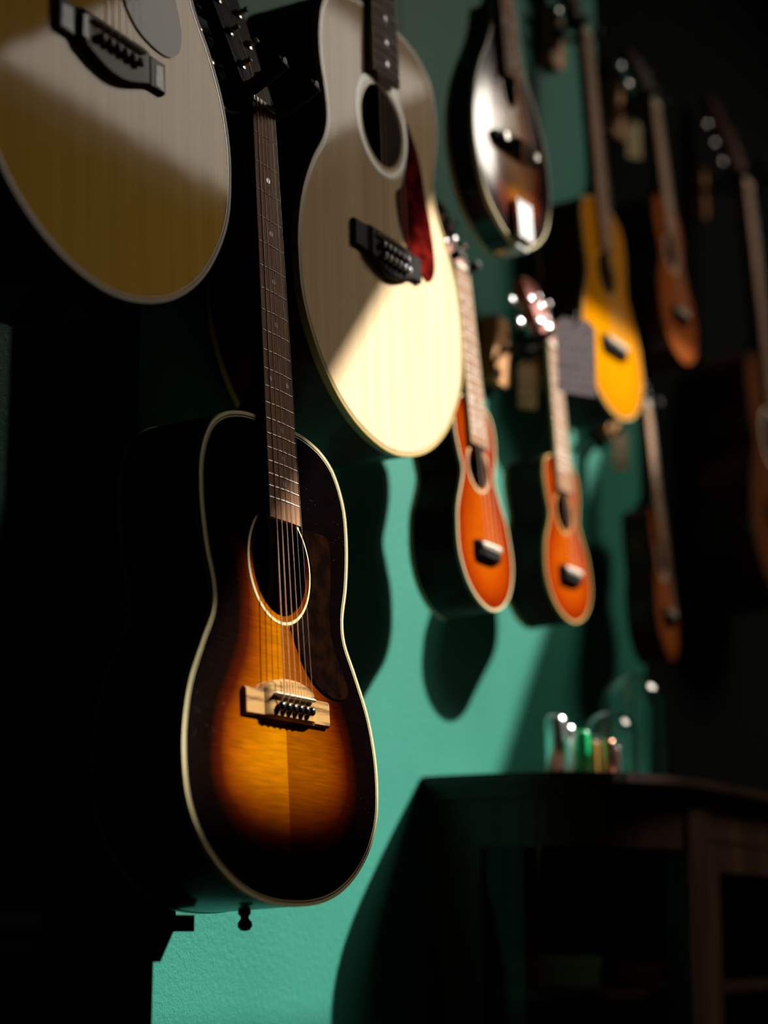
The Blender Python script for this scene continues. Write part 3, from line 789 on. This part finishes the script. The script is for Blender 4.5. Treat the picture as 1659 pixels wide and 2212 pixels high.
# pale spruce twelve-string in the middle
g2 = hang(dict(name='acoustic_guitar', cat='guitar', label='pale spruce twelve-string guitar with a red teardrop pickguard',
     loc=(0.156, 1.897, 1.376), lean=0.030, BL=0.527, half=JUMBO, depth=(0.124, 0.10), n=80,
     body_mat='mahogany_dark', top_mat='spruce_pale', bind='cream_binding', bind_d=0.008, purf='black_binding',
     hole=(0, 0.390, 0.049, 1.0), rosette=[(0.0525, 0.0545, 'ivory_binding'), (0.0555, 0.061, 'bone'), (0.062, 0.0635, 'black_binding')],
     saddle_z=0.243, scale=0.645, nut_w=0.047, w12=0.057, frets=19, fb_mat='rosewood_dark', neck_mat='mahogany_neck', head_mat='black_lacquer', head_l=0.25, tuners=6, tund=0.036,
     bridge=make_belly(12, False), strings=bronze12, courses=2, heel=0.07, fb_bind='cream_binding',
     guard=([(y / 1000, z / 1000) for y, z in catmull([(45, 330), (30, 318), (34, 290), (52, 262), (80, 240), (108, 232), (122, 250), (118, 290), (103, 335), (90, 378), (72, 405), (62, 416), (64, 395), (58, 360)], 6)], 'tortoise_red')),
     'hanger above the pale spruce twelve-string guitar')

# mandolin
g3 = hang(dict(name='mandolin', cat='mandolin', label='teardrop sunburst mandolin with a chrome tailpiece',
     loc=(0.140, 2.290, 1.742), yaw=-0.055, lean=0.068, BL=0.356, half=TEAR, depth=(0.044, 0.038), n=60, arch=0.003, grid=0.009,
     body_mat='black_body', top_mat='sunburst_mandolin', bind='ivory_binding', bind_w=0.0020,
     hole=(0, 0.225, 0.017, 1.45), rosette=[(0.021, 0.0235, 'ivory_binding')],
     saddle_z=0.140, scale=0.355, nut_w=0.030, w12=0.040, frets=20, fb_mat='rosewood', neck_mat='mahogany_neck', head_mat='black_lacquer', head_l=0.15, tuners=4, tund=0.026, tun0=0.03,
     bridge=bridge_floating, strings=[(0.0005, 'bronze_string'), (0.0005, 'bronze_string'), (0.0004, 'bronze_string'), (0.0004, 'bronze_string'), (0.0003, 'steel_string'), (0.0003, 'steel_string'), (0.00025, 'steel_string'), (0.00025, 'steel_string')],
     courses=2, heel=0.04, neck_d=(0.015, 0.018)),
     'hanger above the teardrop mandolin')

def uke(name, label, hlabel, loc, lean, BL, ws, depth, scale, saddle_z, top, bind, body='dark_ribs', head='red_headstock', L=0.031, strings=nylon4, hole_r=0.026, hole_z=None, nfr=14, cat='ukulele', fbmat='rosewood', fbend=None, fbbind=None, tuners=2, w=(0.036, 0.044), smat='bone', head_l=0.105, yaw=0.0):
    hz = hole_z or BL * 0.665
    return hang(dict(name=name, cat=cat, label=label, loc=loc, lean=lean, BL=BL, half=gen_half(BL, *ws), depth=depth, n=56, grid=0.008,
        body_mat=body, top_mat=top, bind=bind, bind_w=0.0022, bind_d=0.004, hole=(0, hz, hole_r, 1.0), rosette=[(hole_r + 0.003, hole_r + 0.006, bind or 'bone')],
        saddle_z=saddle_z, scale=scale, nut_w=w[0], w12=w[1], frets=nfr, fb_mat=fbmat, fb_end=fbend or hz + hole_r + 0.002, neck_mat=body, head_mat=head, head_l=head_l, tuners=tuners, tun0=0.030, tund=0.036, tin=0.011,
        tuner_mat='chrome', knob_mat='chrome', bridge=make_tie(L, 0.022, 0.008, 4, 'ebony', smat), strings=strings, heel=0.045, fb_h=0.006, fb_t=0.005, neck_k=0.010, neck_d=(0.014, 0.016), fb_bind=fbbind, yaw=yaw), hlabel, ext=0.026, tip=0.008, rp=0.006)

u1 = uke('ukulele', 'larger orange-red ukulele hanging beside the pale twelve-string guitar', 'hanger above the larger orange-red ukulele',
    (0.139, 2.190, 1.242), 0.088, 0.273, (0.059, 0.0465, 0.078), (0.068, 0.062), 0.369, 0.078, 'orange_burst', 'ivory_binding', fbbind='ivory_binding', nfr=16)
u2 = uke('ukulele', 'smaller orange-red ukulele, its red headstock beside a lilac card', 'wooden hanger behind the smaller orange-red ukulele',
    (0.121, 2.488, 1.270), 0.061, 0.232, (0.060, 0.050, 0.079), (0.066, 0.060), 0.325, 0.069, 'orange_burst', 'cream_binding', fbbind='ivory_binding', nfr=14)
u4 = uke('baritone_ukulele', 'bright amber-yellow small guitar with a dark bridge, upper right', 'hanger above the amber-yellow small guitar',
    (0.108, 2.716, 1.612), 0.063, 0.345, (0.086, 0.079, 0.119), (0.085, 0.075), 0.516, 0.115, 'amber_top', 'cream_binding', body='mahogany_dark', head='mahogany_dark', L=0.045, hole_r=0.034, nfr=17, cat='small guitar', smat='bone', strings=nylon4)
u5 = uke('tenor_ukulele', 'reddish-brown ukulele hanging right of the amber-yellow small guitar', 'hanger above the reddish-brown ukulele on the upper right',
    (0.123, 2.972, 1.762), 0.085, 0.285, (0.068, 0.055, 0.088), (0.072, 0.066), 0.372, 0.085, 'brown_top', None, body='mahogany_dark', head='mahogany_dark', nfr=16)
u3 = uke('ukulele', 'dark brown ukulele low above the glass domes, seen almost edge-on', 'hanger beside the tag above the dark brown ukulele',
    (0.106, 2.918, 1.270), 0.074, 0.240, (0.058, 0.048, 0.076), (0.048, 0.044), 0.339, 0.073, 'brown_top', None, body='mahogany_dark', head='mahogany_dark', nfr=14, fbmat='rosewood', yaw=0.13)
g6 = hang(dict(name='acoustic_guitar', cat='guitar', label='dim brown guitar cut off at the right edge',
     loc=(0.150, 3.40, 1.42), lean=0.055, BL=0.46, half=gen_half(0.46, 0.125, 0.108, 0.165), depth=(0.10, 0.09), n=56, grid=0.013,
     body_mat='mahogany_dark', top_mat='umber_top', bind='black_binding', hole=(0, 0.31, 0.048, 1.0), rosette=[(0.051, 0.056, 'bone')],
     saddle_z=0.17, scale=0.63, nut_w=0.046, w12=0.056, frets=19, fb_mat='rosewood_dark', neck_mat='mahogany_neck', head_mat='mahogany_dark', head_l=0.19, tuners=3,
     bridge=make_belly(6, False), strings=bronze6, heel=0.06),
     'hanger above the dim brown guitar at the right edge')

# ================================================================== PAPER TAGS
def paper_tag(label, loc, w, h, mat, rz=0.0, tilt=0.0, hook=0.03, cut=True):
    r = thing('price_tag', label, 'price tag', loc)
    r.rotation_euler = (0, tilt, rz)
    poly = [(-w / 2, -h), (w / 2, -h), (w / 2, -0.010), (w / 2 - 0.010, 0), (-w / 2 + 0.010, 0), (-w / 2, -0.010)]
    MB().prism(poly, -0.0004, 0.0004, 'y').build('card', mat, r)
    MB().tube([(0, 0, -0.006), (0.001, 0, hook)], 0.0006, 6).build('cord', 'nylon_string', r)
    MB().lathe([(0.0022, -0.0007), (0.0022, 0.0007), (0.0035, 0.0007), (0.0035, -0.0007)], 12, 'y', (0, 0, -0.006)).build('eyelet', 'brass', r)
    return r
paper_tag('lilac-grey printed card hanging left of the amber-yellow small guitar', (0.146, 2.462, 1.690), 0.064, 0.108, 'card_lilac', 1.00, 0.0, 0.012)
paper_tag('cream tag hanging below the wooden hanger of the smaller orange ukulele', (0.033, 2.548, 1.668), 0.030, 0.072, 'card_cream', 0.9, 0.0, 0.0)
paper_tag('cream tag hanging high between the amber-yellow guitar and the reddish-brown ukulele', (0.040, 2.992, 2.208), 0.028, 0.070, 'card_cream', 0.9, 0.0, 0.0)
paper_tag('cream tag beside the hanger of the dark brown ukulele', (0.035, 2.905, 1.650), 0.028, 0.072, 'card_cream', 0.9, 0.0, 0.0)

# ================================================================== CABINET
TOPZ = 1.05
plan = [(0.002, 2.292), (0.09, 2.287), (0.165, 2.295), (0.225, 2.335), (0.262, 2.40), (0.280, 2.47), (0.283, 2.56), (0.283, 3.30)]
curve = resample(catmull(plan[:7], 8), 27) + [(0.283, 3.30)]
def poff(d):
    out = []
    for i, p in enumerate(curve):
        a = curve[max(i - 1, 0)]; c = curve[min(i + 1, len(curve) - 1)]
        tx, ty = c[0] - a[0], c[1] - a[1]; l = math.hypot(tx, ty); out.append((p[0] + ty / l * d, p[1] - tx / l * d))
    out[0] = (0.002, out[0][1]); out[-1] = (out[-1][0], 3.30 + max(d, 0)); return out
cab = thing('display_cabinet', 'dark wooden display cabinet with a bowed glass side under the ukuleles', 'cabinet', (0.0, 2.3, 0.0))
CB = lambda mb: MB().add([(x, y - 2.3, z) for x, y, z in mb.v], mb.f)
def slab(d, z0, z1):
    return [(x, y) for x, y in poff(d)] + [(0.002, 3.30 + max(d, 0))], z0, z1
tp = MB()
for d, z0, z1 in ((0.022, TOPZ - 0.012, TOPZ), (0.016, TOPZ - 0.019, TOPZ - 0.012), (0.008, TOPZ - 0.028, TOPZ - 0.019)):
    poly, a, c = slab(d, z0, z1); tp.prism(poly, a, c, 'z')
CB(tp).build('cabinet_top', 'walnut_top', cab)
def wallstrip(i0, i1, d0, d1, z0, z1):
    o, n = poff(d0)[i0:i1 + 1], poff(d1)[i0:i1 + 1]
    return MB().prism(o + n[::-1], z0, z1, 'z')
nC = len(curve)
CB(wallstrip(0, 25, 0.0, -0.022, TOPZ - 0.090, TOPZ - 0.028)).build('side_rail', 'walnut_cabinet', cab)
CB(wallstrip(0, 4, 0.0, -0.022, 0.10, TOPZ - 0.090)).build('stile', 'walnut_cabinet', cab)
CB(wallstrip(21, 25, 0.004, -0.030, 0.10, TOPZ - 0.028)).build('corner_post', 'walnut_cabinet', cab)
pane = CB(wallstrip(4, 21, -0.008, -0.011, 0.14, TOPZ - 0.089)); pane.build('side_pane', 'pane_glass', cab)
CB(wallstrip(0, nC - 1, 0.010, -0.022, 0.0, 0.14)).build('plinth', 'walnut_cabinet', cab)
yp0, yp1 = curve[25][1], 3.30
CB(MB().box(0.258, 0.283, yp0, yp1, TOPZ - 0.075, TOPZ - 0.028)).build('front_rail', 'walnut_cabinet', cab)
# glazed front door
door = MB()
door.box(0.262, 0.285, yp0 + 0.004, yp0 + 0.044, 0.142, TOPZ - 0.078)
door.box(0.262, 0.285, yp1 - 0.07, yp1 - 0.03, 0.142, TOPZ - 0.078)
door.box(0.262, 0.285, yp0 + 0.044, yp1 - 0.07, 0.142, 0.19); door.box(0.262, 0.285, yp0 + 0.044, yp1 - 0.07, TOPZ - 0.115, TOPZ - 0.078)
dr = CB(door).build('door_frame', 'walnut_cabinet', cab)
CB(MB().box(0.272, 0.275, yp0 + 0.043, yp1 - 0.069, 0.189, TOPZ - 0.114)).build('door_pane', 'pane_glass', dr)
kn = MB().lathe([(0.003, 0.0), (0.003, 0.008), (0.009, 0.012), (0.010, 0.017), (0.006, 0.022), (0, 0.023)], 16, 'x', (0.285, yp1 - 0.05, 0.60))
CB(kn).build('door_knob', 'brass', dr, smooth=True)
CB(MB().box(0.02, 0.283, yp1 - 0.028, yp1, 0.10, TOPZ - 0.028)).build('end_panel', 'walnut_cabinet', cab)
CB(MB().box(0.003, 0.015, 2.31, yp1, 0.10, TOPZ - 0.028)).build('back_panel', 'walnut_cabinet', cab)
for z in (0.775, 0.45):
    pl = [(x, y) for x, y in poff(-0.032)[1:]] + [(0.018, 3.268), (0.018, 2.34)]
    pl = [(min(x, 0.25), min(y, 3.268)) for x, y in pl]
    CB(MB().prism(pl, z, z + 0.012, 'z')).build('shelf', 'walnut_cabinet', cab)
# shelf-support strip with brass pins by the front edge of the far end
strip = CB(MB().box(0.088, 0.108, 3.262, 3.272, 0.16, TOPZ - 0.03)).build('pin_strip', 'walnut_cabinet', cab)
for i in range(22):
    z = 0.995 - 0.032 * i
    q = MB().lathe([(0.0035, 0.0), (0.004, -0.004), (0.0025, -0.0065), (0, -0.0072)], 12, 'y', (0.098, 3.262, z))
    CB(q).build('shelf_pin', 'brass', strip, smooth=True)
# goods inside
def crate(name, label, cat, x, y, z, sx, sy, sz, mat, rz=0.0):
    r = thing(name, label, cat, (x, y, z)); r.rotation_euler = (0, 0, rz)
    t = 0.004
    b_ = MB().box(-sx / 2, sx / 2, -sy / 2, sy / 2, 0, sz * 0.72); b_.build('box_base', mat, r)
    MB().box(-sx / 2 - t, sx / 2 + t, -sy / 2 - t, sy / 2 + t, sz * 0.62, sz).build('box_lid', mat, r)
    return r
crate('storage_box', 'brown lidded box on the cabinet shelf behind the bowed glass', 'box', 0.105, 2.47, 0.7872, 0.13, 0.10, 0.040, 'card_brown', 0.1)
crate('storage_box', 'orange-brown lidded box beside the brown one on the cabinet shelf', 'box', 0.10, 2.64, 0.7872, 0.10, 0.12, 0.030, 'card_orange', -0.2)

# ================================================================== ON THE CABINET
def slide(label, x, y, r, h, mat, group='guitar slides on the cabinet'):
    o = MB().lathe([(r * 0.8, 0), (r, 0.002), (r, h - r * 0.55), (r * 0.93, h - r * 0.28), (r * 0.75, h - r * 0.10), (r * 0.45, h - r * 0.02), (0, h)], 28, 'z').build('guitar_slide', mat, None, smooth=True)
    o.location = (x, y, TOPZ)
    return tag(o, label, 'guitar slide', group)
slide('tallest chrome guitar slide, leftmost on the cabinet', 0.1188, 2.430, 0.0135, 0.0875, 'chrome')
slide('second tall chrome guitar slide from the left', 0.1100, 2.485, 0.0111, 0.0802, 'chrome')
slide('short chrome guitar slide left of the green one', 0.1276, 2.468, 0.0092, 0.0605, 'chrome')
slide('bright green glass guitar slide', 0.1498, 2.445, 0.0096, 0.0672, 'green_glass')
slide('amber guitar slide right of the bright green one', 0.1591, 2.460, 0.0064, 0.0545, 'amber_glass')
slide('olive-green glass guitar slide', 0.1643, 2.476, 0.0070, 0.0574, 'olive_glass')
slide('copper guitar slide in front of the small glass dome', 0.1808, 2.460, 0.0076, 0.0553, 'copper')
slide('dark plum porcelain guitar slide, rightmost', 0.1778, 2.491, 0.0066, 0.0488, 'porcelain_plum')
def dome(label, x, y, r, h):
    t = thing('glass_dome', label, 'glass dome', (x, y, TOPZ))
    prof = [(r, 0.010)] + [(r, 0.010 + (h - r - 0.010) * i / 6) for i in range(1, 7)] + [(r * math.cos(a), h - r + r * math.sin(a)) for a in [math.pi / 2 * i / 14 for i in range(1, 15)]]
    mb = MB()
    mb.lathe([(max(q, 0), z) for q, z in prof], 40); mb.f = [q for q in mb.f if len(q) <= 4]
    mb.build('glass_shell', 'clear_glass', t, smooth=True)
    MB().lathe([(r + 0.006, 0), (r + 0.007, 0.004), (r + 0.005, 0.008), (r + 0.001, 0.010), (0, 0.010)], 40).build('wood_base', 'walnut_top', t, smooth=40)
    MB().lathe([(0.003, 0.010), (0.006, 0.013), (0.009, 0.020), (0.006, 0.027), (0, 0.029)], 18).build('ornament', 'brass', t, smooth=True)
    return t
dome('smaller clear glass dome behind the guitar slides', 0.1438, 2.560, 0.0373, 0.105)
dome('taller clear glass dome behind the smaller one', 0.1329, 2.680, 0.0466, 0.1707)

# ================================================================== BLACK PEDESTAL LOWER LEFT
ped = thing('pedestal', 'black wooden pedestal with an overhanging top below the sunburst guitar', 'pedestal', (0, 1.2, 0))
PY = lambda mb: MB().add([(x, y - 1.2, z) for x, y, z in mb.v], mb.f)
PY(MB().box(0.020, 0.106, 0.80, 1.531, 0, 0.828)).build('pedestal_body', 'black_cloth', ped)
mb = MB(); mb.prism([(0.80, 0.828), (1.531, 0.828), (1.551, 0.855), (0.78, 0.855)], 0.020, 0.114, 'x'); PY(mb).build('cove_moulding', 'black_cloth', ped)
PY(MB().box(0.020, 0.120, 0.75, 1.576, 0.855, 0.870)).build('pedestal_top', 'black_cloth', ped)
PY(MB().box(0.020, 0.034, 0.80, 1.672, 0.8698, 1.10)).build('shade_board', 'black_cloth', ped)  # added black board hiding a sunlit strip of wall, in place of shade
